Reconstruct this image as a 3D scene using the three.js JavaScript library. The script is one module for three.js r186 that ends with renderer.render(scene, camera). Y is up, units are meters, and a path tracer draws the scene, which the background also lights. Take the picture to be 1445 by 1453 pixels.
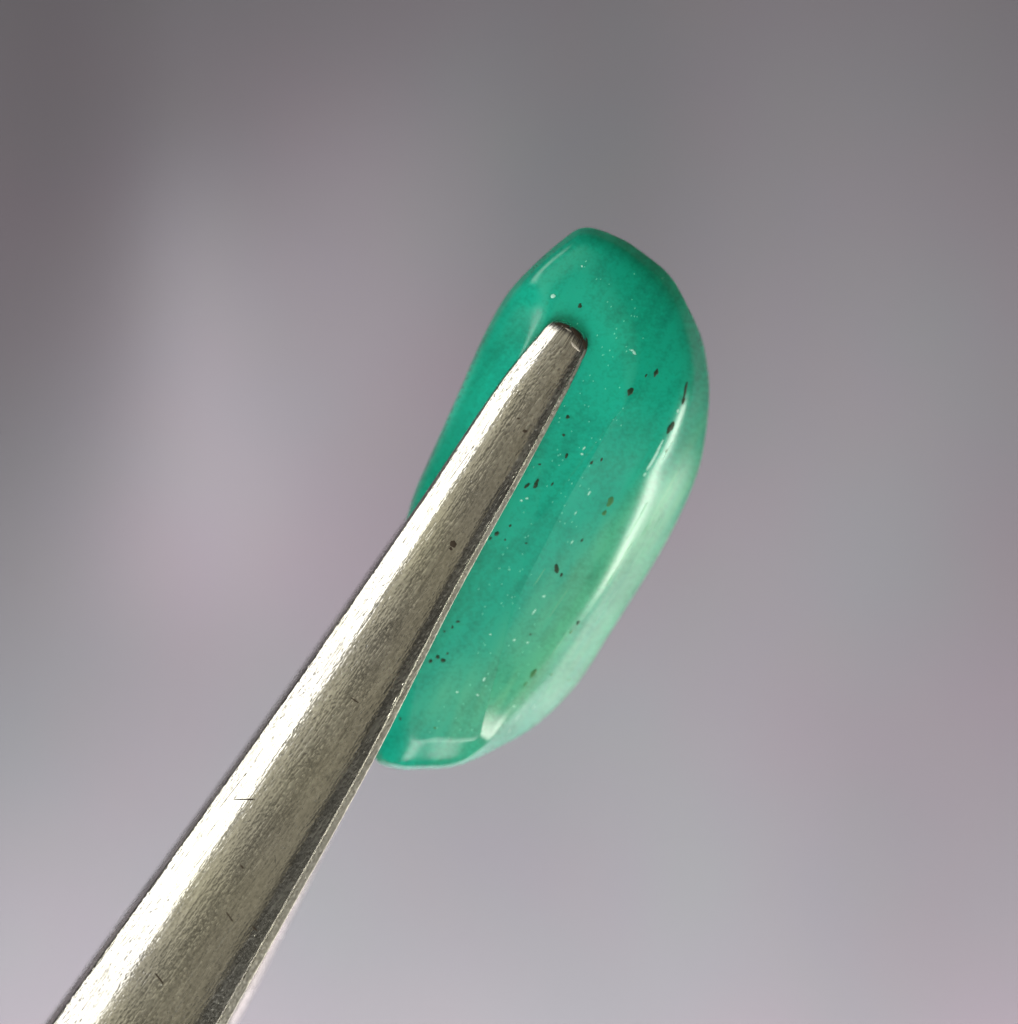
import * as THREE from 'three';
import { RectAreaLightUniformsLib } from 'three/addons/lights/RectAreaLightUniformsLib.js';
import { ImprovedNoise } from 'three/addons/math/ImprovedNoise.js';
import { mergeGeometries, mergeVertices } from 'three/addons/utils/BufferGeometryUtils.js';

// ---------------------------------------------------------------- camera, lamps, exposure
const D = 0.1, PX = 1 / 75000;                          // camera 10 cm from the grip; 75 picture pixels to the millimetre there
const scene = new THREE.Scene();
scene.background = new THREE.Color(0.03, 0.028, 0.026); // the dim room
const camera = new THREE.PerspectiveCamera(2 * Math.atan(726.5 * PX / D) * 180 / Math.PI, 1018 / 1024, 0.005, 5);
camera.position.set(0, 0, D);
camera.focus = D - 0.0006;
camera.userData.fStop = 62;
scene.add(camera);
const renderer = new THREE.WebGLRenderer({ antialias: true });
renderer.toneMapping = THREE.LinearToneMapping;
renderer.toneMappingExposure = 1;
renderer.shadowMap.enabled = true;
RectAreaLightUniformsLib.init();
function softbox(name, color, intensity, w, h, pos, to, roll = 0) {
  const l = new THREE.RectAreaLight(new THREE.Color(...color), intensity, w, h);
  l.name = name; l.position.set(...pos); l.lookAt(...to); l.rotateZ(roll); scene.add(l);
}
softbox('window_light', [1, 0.99, 0.96], 3.3, 0.105, 0.20, [-0.165, 0.11, 0.075], [0, 0, 0]);
softbox('added_room_fill', [1, 0.95, 0.75], 0.62, 0.40, 0.15, [-0.10, 0.112, 0.27], [0, 0, 0], 0.56);  // added panel behind the camera, for the dim room mirrored in the steel
softbox('added_dim_fill', [1, 0.92, 0.70], 0.30, 0.20, 0.15, [0.09, -0.006, 0.30], [0, 0, 0], 0.56);  // added dimmer panel, so the steel darkens towards its right
softbox('added_stone_fill', [1, 0.98, 0.94], 6.2, 0.11, 0.11, [-0.04, -0.125, 0.115], [0, 0, 0]);  // added lamp out of frame, brightening the stone without mirroring in the tine
softbox('added_facet_fill', [1, 1, 0.97], 1.15, 0.085, 0.085, [0.100, -0.136, 0.108], [0, 0, 0]);  // invented source that gives the right-hand facet its hazy reflection
softbox('added_backdrop_fill', [1, 0.985, 1], 53.0, 0.14, 0.025, [0.02, -0.052, -0.042], [0.01, -0.032, -0.08]);  // no such lamp stands here; put in to brighten the cloth towards the bottom
softbox('added_side_light', [1, 0.99, 0.88], 15.0, 0.020, 0.034, [0.075, -0.037, -0.024], [0.002, 0, -0.002]);  // added behind at lower right to light the pale edge and its glint

// ---------------------------------------------------------------- helpers
const P = (px, py, z) => {                              // a place z mm in front of the grip, from the photograph's measurements
  const s = (D - z / 1000) / D * PX;
  return new THREE.Vector3((px - 722.5) * s, (726.5 - py) * s, z / 1000);
};
let seed = 20240611;
const rnd = () => { seed = (seed + 0x6d2b79f5) | 0; let t = Math.imul(seed ^ (seed >>> 15), 1 | seed); t = (t + Math.imul(t ^ (t >>> 7), 61 | t)) ^ t; return ((t ^ (t >>> 14)) >>> 0) / 4294967296; };
const perlin = new ImprovedNoise();
const nz = (x, y, z = 0) => perlin.noise(x, y, z);
const clamp = THREE.MathUtils.clamp, lerp = THREE.MathUtils.lerp, smooth = THREE.MathUtils.smoothstep;
function dataMap(w, h, f, srgb = false, wrap = THREE.RepeatWrapping) {   // f(i, j) -> [r, g, b] 0..1 as stored
  const d = new Uint8Array(w * h * 4);
  for (let j = 0; j < h; j++) for (let i = 0; i < w; i++) {
    const c = f(i, j), o = (j * w + i) * 4;
    for (let k = 0; k < 3; k++) d[o + k] = clamp(Math.round(c[k] * 255), 0, 255);
    d[o + 3] = 255;
  }
  const t = new THREE.DataTexture(d, w, h);
  t.wrapS = t.wrapT = wrap; t.magFilter = THREE.LinearFilter; t.minFilter = THREE.LinearFilter;
  if (srgb) t.colorSpace = THREE.SRGBColorSpace;
  t.needsUpdate = true;
  return t;
}
function grid(rows, cols, at, closeCols) {               // a sheet of quads over at(r, c) -> {p, uv}
  const pos = [], uv = [], idx = [];
  for (let r = 0; r < rows; r++) for (let c = 0; c < cols; c++) { const a = at(r, c); pos.push(a.p.x, a.p.y, a.p.z); uv.push(...a.uv); }
  for (let r = 0; r + 1 < rows; r++) for (let c = 0; c + 1 < cols + (closeCols ? 1 : 0); c++) {
    const a = r * cols + c, b = r * cols + (c + 1) % cols, d = a + cols, e = b + cols;
    idx.push(a, d, b, b, d, e);
  }
  const g = new THREE.BufferGeometry();
  g.setAttribute('position', new THREE.Float32BufferAttribute(pos, 3));
  g.setAttribute('uv', new THREE.Float32BufferAttribute(uv, 2));
  g.setIndex(idx);
  g.computeVertexNormals();
  return g;
}
function part(name, geometry, material, parent, label) {
  const m = new THREE.Mesh(geometry, material);
  m.name = name; m.castShadow = m.receiveShadow = true;
  if (label) m.userData.label = label;
  parent.add(m);
  return m;
}

// small lumps set into a surface where the photograph shows them
function seat(surface, parent, list, material, name, joined = false, proud = 0.2) {
  scene.updateMatrixWorld(true);
  const ray = new THREE.Raycaster(), all = [], inv = parent.matrixWorld.clone().invert();
  for (const [px, py, len, wid, lean] of list) {
    const eye = camera.position, to = P(px, py, 0);
    ray.set(eye, to.clone().sub(eye).normalize());
    const hit = ray.intersectObject(surface, false)[0];
    if (!hit) continue;
    const n = hit.face.normal.clone().transformDirection(surface.matrixWorld);
    if (n.dot(ray.ray.direction) > 0) n.negate();
    const a = lean * Math.PI / 180, t = new THREE.Vector3(Math.cos(a), Math.sin(a), 0);
    t.addScaledVector(n, -t.dot(n)).normalize();
    const b = new THREE.Vector3().crossVectors(n, t), g = new THREE.IcosahedronGeometry(1, joined ? 0 : 2), q = g.attributes.position, o = rnd() * 50;
    for (let k = 0; k < q.count; k++) {
      const v = new THREE.Vector3().fromBufferAttribute(q, k), r = 1 + (joined ? 0 : 0.55 * nz(v.x * 1.3 + o, v.y * 1.3, v.z * 1.3));
      const w = new THREE.Vector3().addScaledVector(t, v.x * r * len * PX / 2).addScaledVector(b, v.y * r * wid * PX / 2).addScaledVector(n, v.z * r * wid * PX * proud);
      q.setXYZ(k, w.x, w.y, w.z);
    }
    const at = hit.point.clone().addScaledVector(n, -wid * PX * proud * 0.4).applyMatrix4(inv);
    let h = mergeVertices(g.deleteAttribute('uv').deleteAttribute('normal'), 1e-9); h.computeVertexNormals();
    if (joined) { h.translate(at.x, at.y, at.z); all.push(h); } else { const m = part(count(name), h, material, parent); m.position.copy(at); }
  }
  if (joined) part(name, mergeGeometries(all), material, parent).userData.kind = 'stuff';
}
const used = {};
function count(name) { used[name] = (used[name] ?? -1) + 1; return used[name] ? name + '_' + String(used[name]).padStart(3, '0') : name; }

// ---------------------------------------------------------------- the backdrop: a hanging grey cloth, far out of focus
{
  const cloth = dataMap(256, 256, (i, j) => {
    const x = i / 256, y = j / 256;
    const a = nz(x * 17 + 3, y * 11, 1.3) * 0.5 + nz(x * 34, y * 26, 7.1) * 0.35, b = nz(x * 26, y * 22 + 9, 4.4) + 0.5 * nz(x * 55, y * 50, 2.2);
    const g = 0.265 + a * 0.032;
    return [g + 0.006 + b * 0.012, g - 0.007 - b * 0.006, g + 0.008 + b * 0.001];
  }, true, THREE.ClampToEdgeWrapping);
  const W = 0.24, H = 0.24, Z = -0.062;
  const g = grid(161, 161, (r, c) => {
    const u = c / 160, v = r / 160, x = (u - 0.5) * W, y = (0.5 - v) * H;
    const t = smooth(y, -0.012, 0.02);
    let z = Z + 0.004 * nz(x * 55 + 2, y * 14, 0.5) * t + 0.0035 * nz(x * 95 + 7, y * 10, 3.5) * t;
    z += 0.0030 * Math.exp(-(((x + 0.0098 + 0.1 * y) / 0.0032) ** 2)) * smooth(y, -0.004, 0.011) + 0.0012 * Math.exp(-(((x + 0.004) / 0.003) ** 2)) * smooth(y, 0.000, 0.014);
    z += 0.010 * smooth(-y, 0.0, 0.09) ** 1.2;
    return { p: new THREE.Vector3(x, y, z), uv: [u, 1 - v] };
  });
  const m = part('backdrop', g, new THREE.MeshStandardMaterial({ map: cloth, roughness: 0.95, side: THREE.DoubleSide }), scene);
  m.userData.kind = 'structure';
  m.userData.label = 'blurred mauve grey cloth hanging behind the stone and tweezers';
}

// ---------------------------------------------------------------- the tweezers
{
  const root = new THREE.Group();
  root.name = 'tweezers';
  const base = P(330, 1130, 0);
  root.position.copy(base);
  root.userData = { label: 'brushed steel tweezers reaching up from the lower left to grip the green stone', category: 'tweezers' };
  scene.add(root);

  // brushed steel: long scratches along the tine, fine grain, a few pits
  const S = 1024, height = new Float32Array(S * S);
  const perN = (x, y, px, py, z) => {                    // tiles
    const fx = (x % px) / px, fy = (y % py) / py, s = (a) => a * a * (3 - 2 * a);
    const a = nz(x, y, z), b = nz(x - px, y, z), c = nz(x, y - py, z), d = nz(x - px, y - py, z);
    return lerp(lerp(a, b, s(fx)), lerp(c, d, s(fx)), s(fy));
  };
  for (let j = 0; j < S; j++) for (let i = 0; i < S; i++) {
    const x = i / S, y = j / S;
    height[j * S + i] = 0.26 * perN(x * 140, y * 10, 140, 10, 1.5) + 0.12 * perN(x * 70, y * 50, 70, 50, 4.5) + 0.36 * perN(x * 150, y * 110, 150, 110, 8.5) + 0.10 * perN(x * 26, y * 3, 26, 3, 2.5);
  }
  const line = (x0, y0, x1, y1, w, dh) => {
    const n = Math.ceil(Math.hypot(x1 - x0, y1 - y0));
    for (let k = 0; k <= n; k++) {
      const cx = lerp(x0, x1, k / n), cy = lerp(y0, y1, k / n);
      for (let b = -3; b <= 3; b++) for (let a = -3; a <= 3; a++) {
        const X = (Math.round(cx) + a + S) % S, Y = (Math.round(cy) + b + S) % S, q = Math.hypot(Math.round(cx) + a - cx, Math.round(cy) + b - cy) / w;
        if (q < 1) height[Y * S + X] += dh * (1 - q) * 0.5;
      }
    }
  };
  for (let k = 0; k < 420; k++) { const x = rnd() * S, y = rnd() * S, l = 20 + rnd() * 160, a = (rnd() - 0.5) * 0.12; line(x, y, x + l * a, y + l, 0.8 + rnd() * 1.2, (rnd() - 0.6) * 0.5); }
  for (let k = 0; k < 40; k++) { const x = rnd() * S, y = rnd() * S, l = 8 + rnd() * 34, a = rnd() * 6.28; line(x, y, x + l * Math.cos(a), y + l * Math.sin(a), 1.2, -0.45); }
  for (let k = 0; k < 130; k++) { const x = rnd() * S, y = rnd() * S; line(x, y, x + rnd() * 3, y + rnd() * 5, 1.5 + rnd() * 1.2, -0.6 + rnd() * 0.9); }
  const hAt = (i, j) => height[((j + S) % S) * S + (i + S) % S];
  const bump = dataMap(S, S, (i, j) => { const h = 0.5 + 0.5 * hAt(i, j); return [h, h, h]; });
  const tint = dataMap(S, S, (i, j) => {
    const h = hAt(i, j), big = perN(i / S * 5, j / S * 4, 5, 4, 6.2), v = 0.79 + 0.42 * h + 0.05 * big;
    return [v, v * 0.985, v * (0.93 - 0.04 * big)];
  }, true);
  const rough = dataMap(S, S, (i, j) => { const r = 0.265 + 0.10 * hAt(i, j) + 0.05 * perN(i / S * 9, j / S * 9, 9, 9, 3.3); return [r, r, r]; });
  const steel = new THREE.MeshStandardMaterial({ map: tint, metalness: 1, roughness: 1, roughnessMap: rough, bumpMap: bump, bumpScale: 0.000020 });
  const edgeSteel = new THREE.MeshStandardMaterial({ map: tint, metalness: 1, roughness: 0.5, bumpMap: bump, bumpScale: 0.00005 });
  const dirtAndShade = new THREE.MeshStandardMaterial({ color: new THREE.Color(0.05, 0.035, 0.02), roughness: 0.8 });

  // stations from the tip down: [left x, left y, right x, right y, z of the flank]
  const curve = (pts) => {
    const c = pts.map((p) => p);
    return (t) => { const f = clamp(t, 0, 1) * (c.length - 1), i = Math.min(Math.floor(f), c.length - 2), k = f - i, g = (n) => c[clamp(n, 0, c.length - 1)];
      return c[0].map((_, d) => { const a = g(i - 1)[d], b = g(i)[d], e = g(i + 1)[d], h = g(i + 2)[d]; return 0.5 * (2 * b + (e - a) * k + (2 * a - 5 * b + 4 * e - h) * k * k + (3 * b - a - 3 * e + h) * k * k * k); }); };
  };
  // the section of a tine, left to right: [across 0..1, height in widths]; the outer face is ground flat on the left shoulder
  function section(q, facing) {
    const pts = [[0, -0.13], [0.004, -0.11], [0.022, -0.012], [0.030, 0.010], [0.044, 0.024], [0.23, 0.150], [0.26, 0.166], [0.30, 0.180], [0.36, 0.194], [0.45, 0.206], [0.55, 0.211], [0.65, 0.208], [0.74, 0.198], [0.79, 0.189], [0.825, 0.179], [0.85, 0.168], [0.87, 0.156], [0.90, 0.137], [0.928, 0.119], [0.932, 0.116], [0.933, 0.113], [0.937, 0.0], [0.941, -0.01], [0.952, -0.013], [0.99, -0.021], [0.997, -0.028], [1.0, -0.06], [0.957, -0.19], [0.953, -0.2], [0.945, -0.204], [0.93, -0.205], [0.75, -0.206], [0.25, -0.206], [0.07, -0.205], [0.055, -0.204], [0.047, -0.2], [0.043, -0.19]];
    return pts;
  }
  function tine(name, stations, facing, label, depth) {
    const f = curve(stations), rows = 150, cp = section();
    // corner-rounded, densely sampled section
    const dense = [];
    for (let k = 0; k < cp.length; k++) {
      const a = cp[k], b = cp[(k + 1) % cp.length], n = 5;
      for (let m = 0; m < n; m++) dense.push([lerp(a[0], b[0], m / n), lerp(a[1], b[1], m / n)]);
    }
    const isEdge = dense.map((d) => d[0] > 0.944 && d[1] > -0.075);
    for (let it = 0; it < 2; it++) { const o = dense.map((d) => [...d]); for (let k = 0; k < o.length; k++) { const a = o[(k + o.length - 1) % o.length], b = o[(k + 1) % o.length]; dense[k] = [0.25 * a[0] + 0.5 * o[k][0] + 0.25 * b[0], 0.25 * a[1] + 0.5 * o[k][1] + 0.25 * b[1]]; } }
    const cols = dense.length;
    const tipRows = 22, all = rows + tipRows;
    let peri = 0; const along = [];
    const ring = (r) => {
      const t = r < tipRows ? 0 : ((r - tipRows + 0) / (rows - 1)) ** 1.35;
      return f(t);
    };
    let len = 0, last = null;
    const at = (r, c) => {
      const st = ring(r), L = P(st[0], st[1], st[4]), R = P(st[2], st[3], st[4]), w = L.distanceTo(R);
      const mid = L.clone().add(R).multiplyScalar(0.5);
      if (c === 0) { if (last) len += last.distanceTo(mid); last = mid.clone(); along[r] = len; }
      const across = R.clone().sub(L).normalize();
      let [x, h] = dense[c];
      let p;
      if (r < tipRows) {                                  // the rounded nose, blunt with a worn bevel
        const a = (1 - r / (tipRows - 1)) * Math.PI / 2, sn = Math.sin(a), cs = Math.cos(a);
        const S0 = f(0), S1 = f(0.02), fwd = P((S0[0] + S0[2]) / 2, (S0[1] + S0[3]) / 2, S0[4]).sub(P((S1[0] + S1[2]) / 2, (S1[1] + S1[3]) / 2, S1[4])).normalize();
        const shrink = Math.pow(cs, 0.5), lift = -0.16 + (h + 0.16) * Math.pow(cs, 0.5);
        p = mid.clone().addScaledVector(across, (x - 0.5) * w * shrink).addScaledVector(fwd, w * 0.46 * sn);
        p.z += facing * lift * w * 1.0;
      } else {
        p = L.clone().addScaledVector(across, x * w);
        p.z += facing * (h < -0.02 ? Math.max(h * w, -0.0008) : h * w);
      }
      return { p: p.sub(base), uv: [x * w / 0.0042 + (facing < 0 ? 0.4 : 0), along[r] / 0.0075] };
    };
    const g = grid(all, cols, at, true);
    const body = [], rim = [];
    for (let k = 0; k < g.index.count; k += 3) {
      const q = [0, 1, 2].map((d) => g.index.array[k + d]);
      (q.every((v) => isEdge[v % cols] && v / cols >= tipRows - 8) ? rim : body).push(...q);
    }
    const cut = (list) => { const o = g.clone(); o.setIndex(list); return o; };
    const m = new THREE.Mesh(g, steel);
    if (facing < 0) { const ix = g.index.array; for (let k = 0; k < ix.length; k += 3) { const q = ix[k]; ix[k] = ix[k + 1]; ix[k + 1] = q; } g.computeVertexNormals(); const nn = g.attributes.normal; for (const l of [body, rim]) for (let k = 0; k < l.length; k += 3) { const q = l[k]; l[k] = l[k + 1]; l[k + 1] = q; } }
    m.geometry = cut(body); part('ground_edge', cut(rim), edgeSteel, m);
    m.name = name; m.castShadow = m.receiveShadow = true; m.userData.label = label; root.add(m);
    return m;
  }
  // the outlines of the near tine from the tip down, then the stations square to its length
  const along1 = (pts) => (y) => { let i = 0; while (i < pts.length - 2 && y > pts[i + 1][1]) i++; const g = (q) => pts[clamp(q, 0, pts.length - 1)], k = (y - pts[i][1]) / (pts[i + 1][1] - pts[i][1]);
    const m = (q) => (g(q + 1)[0] - g(q - 1)[0]) / (g(q + 1)[1] - g(q - 1)[1]), h = pts[i + 1][1] - pts[i][1], k2 = k * k, k3 = k2 * k;
    return (2 * k3 - 3 * k2 + 1) * pts[i][0] + (k3 - 2 * k2 + k) * h * m(i) + (3 * k2 - 2 * k3) * pts[i + 1][0] + (k3 - k2) * h * m(i + 1); };
  const fL = along1([[766, 472], [716, 532], [588, 722], [375, 1026], [71, 1447], [-312, 1977], [-900, 2790], [-1500, 3600]]);
  const fR = along1([[832, 499], [808, 550], [744, 671], [646, 850], [526, 1088], [323, 1453], [30, 1985], [-420, 2800], [-860, 3600]]);
  const stationAt = (yL, z, grow = [0, 0]) => {
    const xL = fL(yL); let w = 60;
    for (let k = 0; k < 30; k++) { const y = yL + 0.528 * w; w = 0.6 * w + 0.4 * (fR(y) - xL) / 0.85; }
    return [xL - 0.85 * grow[0], yL - 0.528 * grow[0], xL + 0.85 * (w + grow[1]), yL + 0.528 * (w + grow[1]), z];
  };
  const ys = [472, 500, 535, 580, 640, 710, 790, 880, 980, 1090, 1210, 1340, 1480, 1640, 1850, 2150, 2550, 3050];
  const near = tine('tine', ys.map((y) => stationAt(y, 0.15 + 1.2 * smooth(y, 600, 1900) + 1.2 * smooth(y, 1500, 2300) - 2.0 * smooth(y, 2300, 3050))), 1, 'near brushed tine with a bright ground shoulder');
  tine('tine_001', ys.map((y) => stationAt(y, -5.0 + 2.8 * smooth(y, 1600, 3050), [lerp(-2, 1, smooth(y, 640, 790)), lerp(-8, 12, smooth(y, 900, 1400))])), -1, 'far tine showing as a thin strip beside the near one');
  seat(near, near, [[643, 772, 11, 10, 60], [640, 779, 6, 5, 0], [745, 612, 6, 5, 0], [736, 594, 4, 3, 0], [799, 461, 22, 8, -24], [820, 474, 24, 9, -48], [830, 488, 14, 8, -72]], dirtAndShade, 'stain_and_tip_shade', false, 0.12);  // last three paint the worn tip rim dark where it mirrors dark surroundings
  seat(near, near, [[346, 1134, 30, 2.2, -8], [504, 994, 12, 3, -32], [326, 1301, 16, 2.6, -56], [362, 1318, 10, 2.4, -40], [226, 1388, 20, 2.6, -52], [344, 1230, 8, 3, -40]], dirtAndShade, 'scratch', false, 0.1);
  seat(near, near, [[787, 467, 9, 3, -32], [804, 466, 15, 3, -40], [817, 492, 17, 4, -46]], new THREE.MeshStandardMaterial({ color: new THREE.Color(0.75, 0.70, 0.6), metalness: 0.6, roughness: 0.5 }), 'bright_nick', false, 0.15);
}

// ---------------------------------------------------------------- the green stone
{
  const root = new THREE.Group();
  root.name = 'gemstone';
  const base = P(545, 1090, -1.5);
  root.position.copy(base);
  root.userData = { label: 'translucent green faceted gemstone held upright between the tweezer tips', category: 'gemstone' };
  scene.add(root);
  // [outline x, y, z, shoulder x, y, z, table x, y, roundness of the table's edge]
  const st = [
    [831, 321, -0.71, 829.2, 335.8, -0.11, 822, 395, 0.5], [880, 336, -0.75, 874, 351.2, -0.15, 850, 412, 0.5], [916, 359, -0.84, 907.8, 377.2, -0.24, 875, 450, 0.5], [952, 390, -0.93, 940.6, 410, -0.33, 895, 490, 0.45], [978, 435, -1, 962.4, 454, -0.4, 900, 530, 0.4], [999, 485, -1.8, 980, 515, -0.55, 890, 570, 0.2],
    [1008, 550, -1.9, 975, 570, -0.57, 868, 600, 0.12], [1003, 615, -1.96, 945, 640, -0.67, 840, 650, 0.07], [990, 674, -2.11, 915, 690, -0.78, 808, 705, 0.07], [957, 749, -2.27, 884, 760, -0.93, 775, 770, 0.07], [917, 819, -2.44, 855, 828, -1.09, 742, 835, 0.07], [865, 901, -2.59, 808, 900, -1.24, 718, 900, 0.07],
    [819, 972, -2.73, 765, 962, -1.38, 700, 960, 0.07], [766, 1026, -2.84, 722, 1022, -1.49, 688, 1010, 0.07], [713, 1059, -2.25, 692, 1058, -1.35, 679, 1046, 0.07], [651, 1087, -1.85, 652, 1082, -1.35, 655, 1051, 0.07], [600, 1092.5, -1.94, 603, 1087, -1.44, 620, 1050, 0.07], [558, 1091, -1.95, 566, 1085, -1.45, 592, 1051, 0.07],
    [532, 1077, -2.34, 540, 1070, -1.64, 575, 1030, 0.3], [530, 1030, -2.24, 540, 1020, -1.54, 580, 980, 0.3], [540, 940, -2.05, 552, 930, -1.35, 595, 890, 0.3], [556, 830, -1.81, 572, 820, -1.11, 620, 780, 0.3], [582, 716, -1.93, 589.6, 712.9, -1.33, 645, 690, 0.06], [610, 648, -1.7, 617, 645.8, -1.1, 668, 630, 0.06],
    [647, 565, -1.64, 655, 565.2, -1.04, 706, 566, 0.06], [684, 480, -1.46, 691, 482.4, -0.86, 742, 500, 0.08], [715, 423, -1.21, 722.4, 427.5, -0.61, 768, 455, 0.3], [745, 387, -0.71, 751.5, 393.3, -0.11, 783, 424, 0.5], [793, 343, -0.67, 794.4, 354.4, -0.07, 800, 400, 0.5]];
  const N = 232, n = st.length;
  const station = (a) => { const f = a * n, i = Math.floor(f), k = f - i, g = (q) => st[(i + q + n) % n];
    return st[0].map((_, d) => { const p = g(-1)[d], b = g(0)[d], e = g(1)[d], h = g(2)[d]; return 0.5 * (2 * b + (e - p) * k + (2 * p - 5 * b + 4 * e - h) * k * k + (3 * b - p - 3 * e + h) * k * k * k); }); };
  const tz = (x, y) => { const t = (y - 500) * 0.85 - (x - 800) * 0.53; return 0.15 - 0.17 * 90 * Math.log(1 + Math.exp(t / 90)) / 75; };
  const C = P(760, 740, tz(760, 740)), B = P(775, 720, -4.9);
  const profile = (a) => {
    const s = station(a), F = P(s[6], s[7], tz(s[6], s[7])), M = P(s[3], s[4], s[5]), G = P(s[0], s[1], s[2]);
    const G2 = G.clone().lerp(new THREE.Vector3(B.x, B.y, G.z), 0.015); G2.z -= 0.0005;
    const B1 = G.clone().lerp(B, 0.45); B1.z = -0.0038;
    const B2 = G.clone().lerp(B, 0.75); B2.z = -0.0047;
    const pts = [C, F, M, G, G2, B1, B2, B], rd = [0, s[8], 0.3, 0.3, 0.3, 0.4, 0.4, 0], out = [C.clone()];
    for (let k = 1; k < pts.length - 1; k++) {
      const p = pts[k], u = p.clone().lerp(pts[k - 1], k === 1 ? Math.min(0.15, rd[k] * 0.3) : rd[k] * 0.98), v = p.clone().lerp(pts[k + 1], rd[k] * 0.98);
      const prev = out[out.length - 1], m = 5;
      for (let q = 1; q < m; q++) out.push(prev.clone().lerp(u, q / m));
      for (let q = 0; q <= 5; q++) { const t = q / 5; out.push(u.clone().multiplyScalar((1 - t) ** 2).addScaledVector(p, 2 * t * (1 - t)).addScaledVector(v, t * t)); }
    }
    const prev = out[out.length - 1];
    for (let q = 1; q <= 4; q++) out.push(prev.clone().lerp(B, q / 4));
    return out;
  };
  const profs = Array.from({ length: N }, (_, k) => profile(k / N)), rows = profs[0].length;
  const g0 = grid(rows, N, (r, c) => { const p = profs[c][r].clone(); return { p: p.clone().sub(base), uv: [p.x / 0.012 + 0.5, p.y / 0.012 + 0.5] }; }, true);
  let g = mergeVertices(g0, 1e-7);
  const ix = g.index.array; for (let k = 0; k < ix.length; k += 3) { const q = ix[k]; ix[k] = ix[k + 1]; ix[k + 1] = q; }
  g.deleteAttribute('normal'); g.computeVertexNormals();
  // deep green stone; light passing through one long edge is painted in as pale
  {
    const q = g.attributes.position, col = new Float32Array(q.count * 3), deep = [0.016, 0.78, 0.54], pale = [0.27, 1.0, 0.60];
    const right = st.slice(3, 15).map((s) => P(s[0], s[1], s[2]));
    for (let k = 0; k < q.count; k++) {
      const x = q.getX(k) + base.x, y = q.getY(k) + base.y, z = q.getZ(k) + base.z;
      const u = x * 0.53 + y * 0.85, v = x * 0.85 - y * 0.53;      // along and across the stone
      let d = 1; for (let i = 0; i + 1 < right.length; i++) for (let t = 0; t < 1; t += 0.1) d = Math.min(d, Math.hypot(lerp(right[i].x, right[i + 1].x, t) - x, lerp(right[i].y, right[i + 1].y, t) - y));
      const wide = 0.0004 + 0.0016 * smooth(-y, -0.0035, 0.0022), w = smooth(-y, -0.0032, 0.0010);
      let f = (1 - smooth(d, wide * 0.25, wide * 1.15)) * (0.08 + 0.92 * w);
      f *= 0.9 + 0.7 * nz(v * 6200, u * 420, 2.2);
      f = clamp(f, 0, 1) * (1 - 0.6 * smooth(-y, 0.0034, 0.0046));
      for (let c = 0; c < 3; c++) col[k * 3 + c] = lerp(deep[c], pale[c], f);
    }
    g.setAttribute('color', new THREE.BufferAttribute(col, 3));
  }
  const veil = dataMap(1024, 1024, (i, j) => {
    const x = i / 1024, y = j / 1024, u = x * 0.53 + y * 0.85, v = x * 0.85 - y * 0.53;
    const f = nz(x * 260, y * 260, 3) * 0.5 + nz(x * 120, y * 120, 5) * 0.5, s = nz(v * 70, u * 8, 2), b = nz(x * 9, y * 9, 8);
    const k = 0.95 + f * 0.15 + s * 0.06 + b * 0.07 + nz(x * 24, y * 24, 6) * 0.07 + Math.max(0, nz(v * 30, u * 6, 9)) * 0.07;
    return [k, k, k];
  }, true, THREE.ClampToEdgeWrapping);
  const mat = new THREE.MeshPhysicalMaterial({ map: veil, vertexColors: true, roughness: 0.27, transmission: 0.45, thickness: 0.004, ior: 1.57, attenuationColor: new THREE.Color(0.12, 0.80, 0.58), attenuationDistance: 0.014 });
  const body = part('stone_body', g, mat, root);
  seat(body, root, [
    // dark crystals: x, y, length, width in picture pixels, lean in degrees
    [973, 552, 20, 7, 75], [970, 568, 13, 8, 82], [951, 607, 22, 10, 65], [894, 556, 13, 8, 55], [931, 529, 12, 7, 70], [917, 533, 5, 4, 60], [854, 652, 6, 4, 70], [840, 656, 6, 4, 40], [823, 434, 9, 6, 60],
    [748, 689, 10, 6, 45], [761, 686, 14, 6, 65], [784, 687, 8, 3, 55], [804, 647, 8, 5, 70], [806, 592, 6, 5, 20], [800, 617, 5, 4, 0], [705, 757, 8, 6, 50], [724, 746, 5, 4, 30], [696, 764, 6, 4, 45], [717, 766, 4, 3, 0], [747, 771, 4, 3, 0], [826, 767, 6, 4, 50], [766, 659, 4, 3, 0],
    [790, 807, 13, 8, 100], [797, 816, 8, 4, 60], [650, 882, 5, 4, 0], [642, 890, 5, 3, 60], [631, 896, 4, 3, 0], [621, 932, 7, 6, 60], [629, 937, 7, 7, 0], [611, 938, 8, 5, 50], [635, 927, 5, 3, 50], [753, 900, 4, 3, 30], [820, 884, 9, 6, 60], [568, 1020, 5, 4, 60]],
    new THREE.MeshStandardMaterial({ color: new THREE.Color(0.010, 0.05, 0.016), roughness: 0.6 }), 'dark_inclusion');
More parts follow.
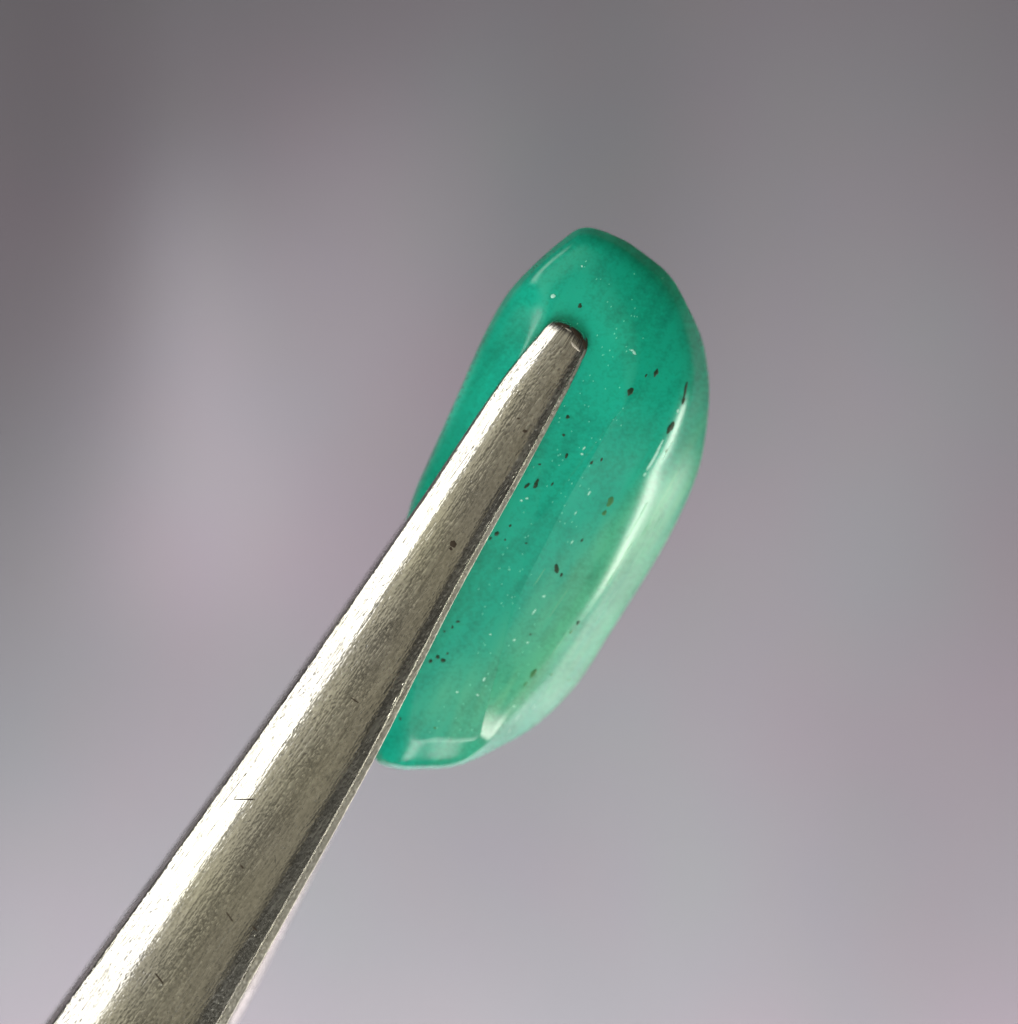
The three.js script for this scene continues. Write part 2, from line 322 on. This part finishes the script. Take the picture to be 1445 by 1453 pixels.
  seat(body, root, [[757, 956, 18, 9, 60], [746, 970, 10, 4, 60], [810, 897, 8, 4, 55], [783, 957, 5, 4, 0], [808, 965, 7, 5, 60], [946, 640, 7, 5, 60], [617, 1033, 4, 3, 0], [866, 712, 14, 9, 70], [858, 728, 10, 6, 60]],
    new THREE.MeshPhysicalMaterial({ color: new THREE.Color(0.10, 0.42, 0.14), roughness: 0.7, transmission: 0.5, thickness: 0 }), 'olive_inclusion');
  seat(body, root, [[785, 420, 7, 6, 0], [900, 500, 7, 4, 120], [897, 497, 4, 3, 0], [962, 583, 6, 4, 60], [927, 652, 40, 5, 66], [936, 634, 26, 3, 64], [947, 640, 30, 2.5, 66], [915, 673, 6, 4, 60], [758, 868, 11, 3, 55], [772, 846, 5, 4, 0], [730, 908, 5, 4, 0], [749, 912, 4, 3, 0],
    [730, 1002, 5, 4, 0], [735, 1018, 11, 3, 60], [723, 1038, 9, 3, 55], [758, 1003, 6, 3, 60], [836, 700, 8, 3, 60], [817, 728, 6, 2, 60], [829, 636, 6, 3, 50], [826, 644, 4, 3, 0], [748, 707, 4, 3, 0], [740, 710, 3, 3, 0], [812, 769, 7, 2, 60], [649, 982, 4, 3, 0], [696, 900, 3, 3, 0], [687, 964, 7, 3, 60], [678, 986, 4, 3, 0], [826, 378, 3, 3, 0]],
    new THREE.MeshStandardMaterial({ color: new THREE.Color(0.5, 0.95, 0.78), roughness: 0.35 }), 'pale_inclusion');
  seat(body, root, [[936, 716, 90, 3.5, 63], [918, 768, 84, 4, 61], [903, 742, 60, 2.5, 62], [952, 690, 56, 3, 66], [880, 800, 70, 3, 60], [860, 860, 60, 3, 58], [790, 860, 60, 2.2, 59], [765, 820, 50, 2, 60], [800, 905, 70, 2.5, 57], [775, 985, 40, 3, 52]],
    new THREE.MeshPhysicalMaterial({ color: new THREE.Color(0.30, 0.95, 0.66), roughness: 0.35, transmission: 0.6, thickness: 0 }), 'pale_veil', false, 0.06);
  // the finest specks, too many to count
  const few = [];
  for (let k = 0; k < 150; k++) { const t = rnd(), x = lerp(lerp(830, 600, t), lerp(960, 720, t), rnd()), y = lerp(380, 1040, t) + rnd() * 40 - 20; few.push([x, y, 1.6 + rnd() * 2.2, 1.3 + rnd() * 0.7, 60]); }
  seat(body, root, few, new THREE.MeshStandardMaterial({ color: new THREE.Color(0.22, 0.85, 0.62), roughness: 0.4 }), 'fine_specks', true);
}

renderer.render(scene, camera);
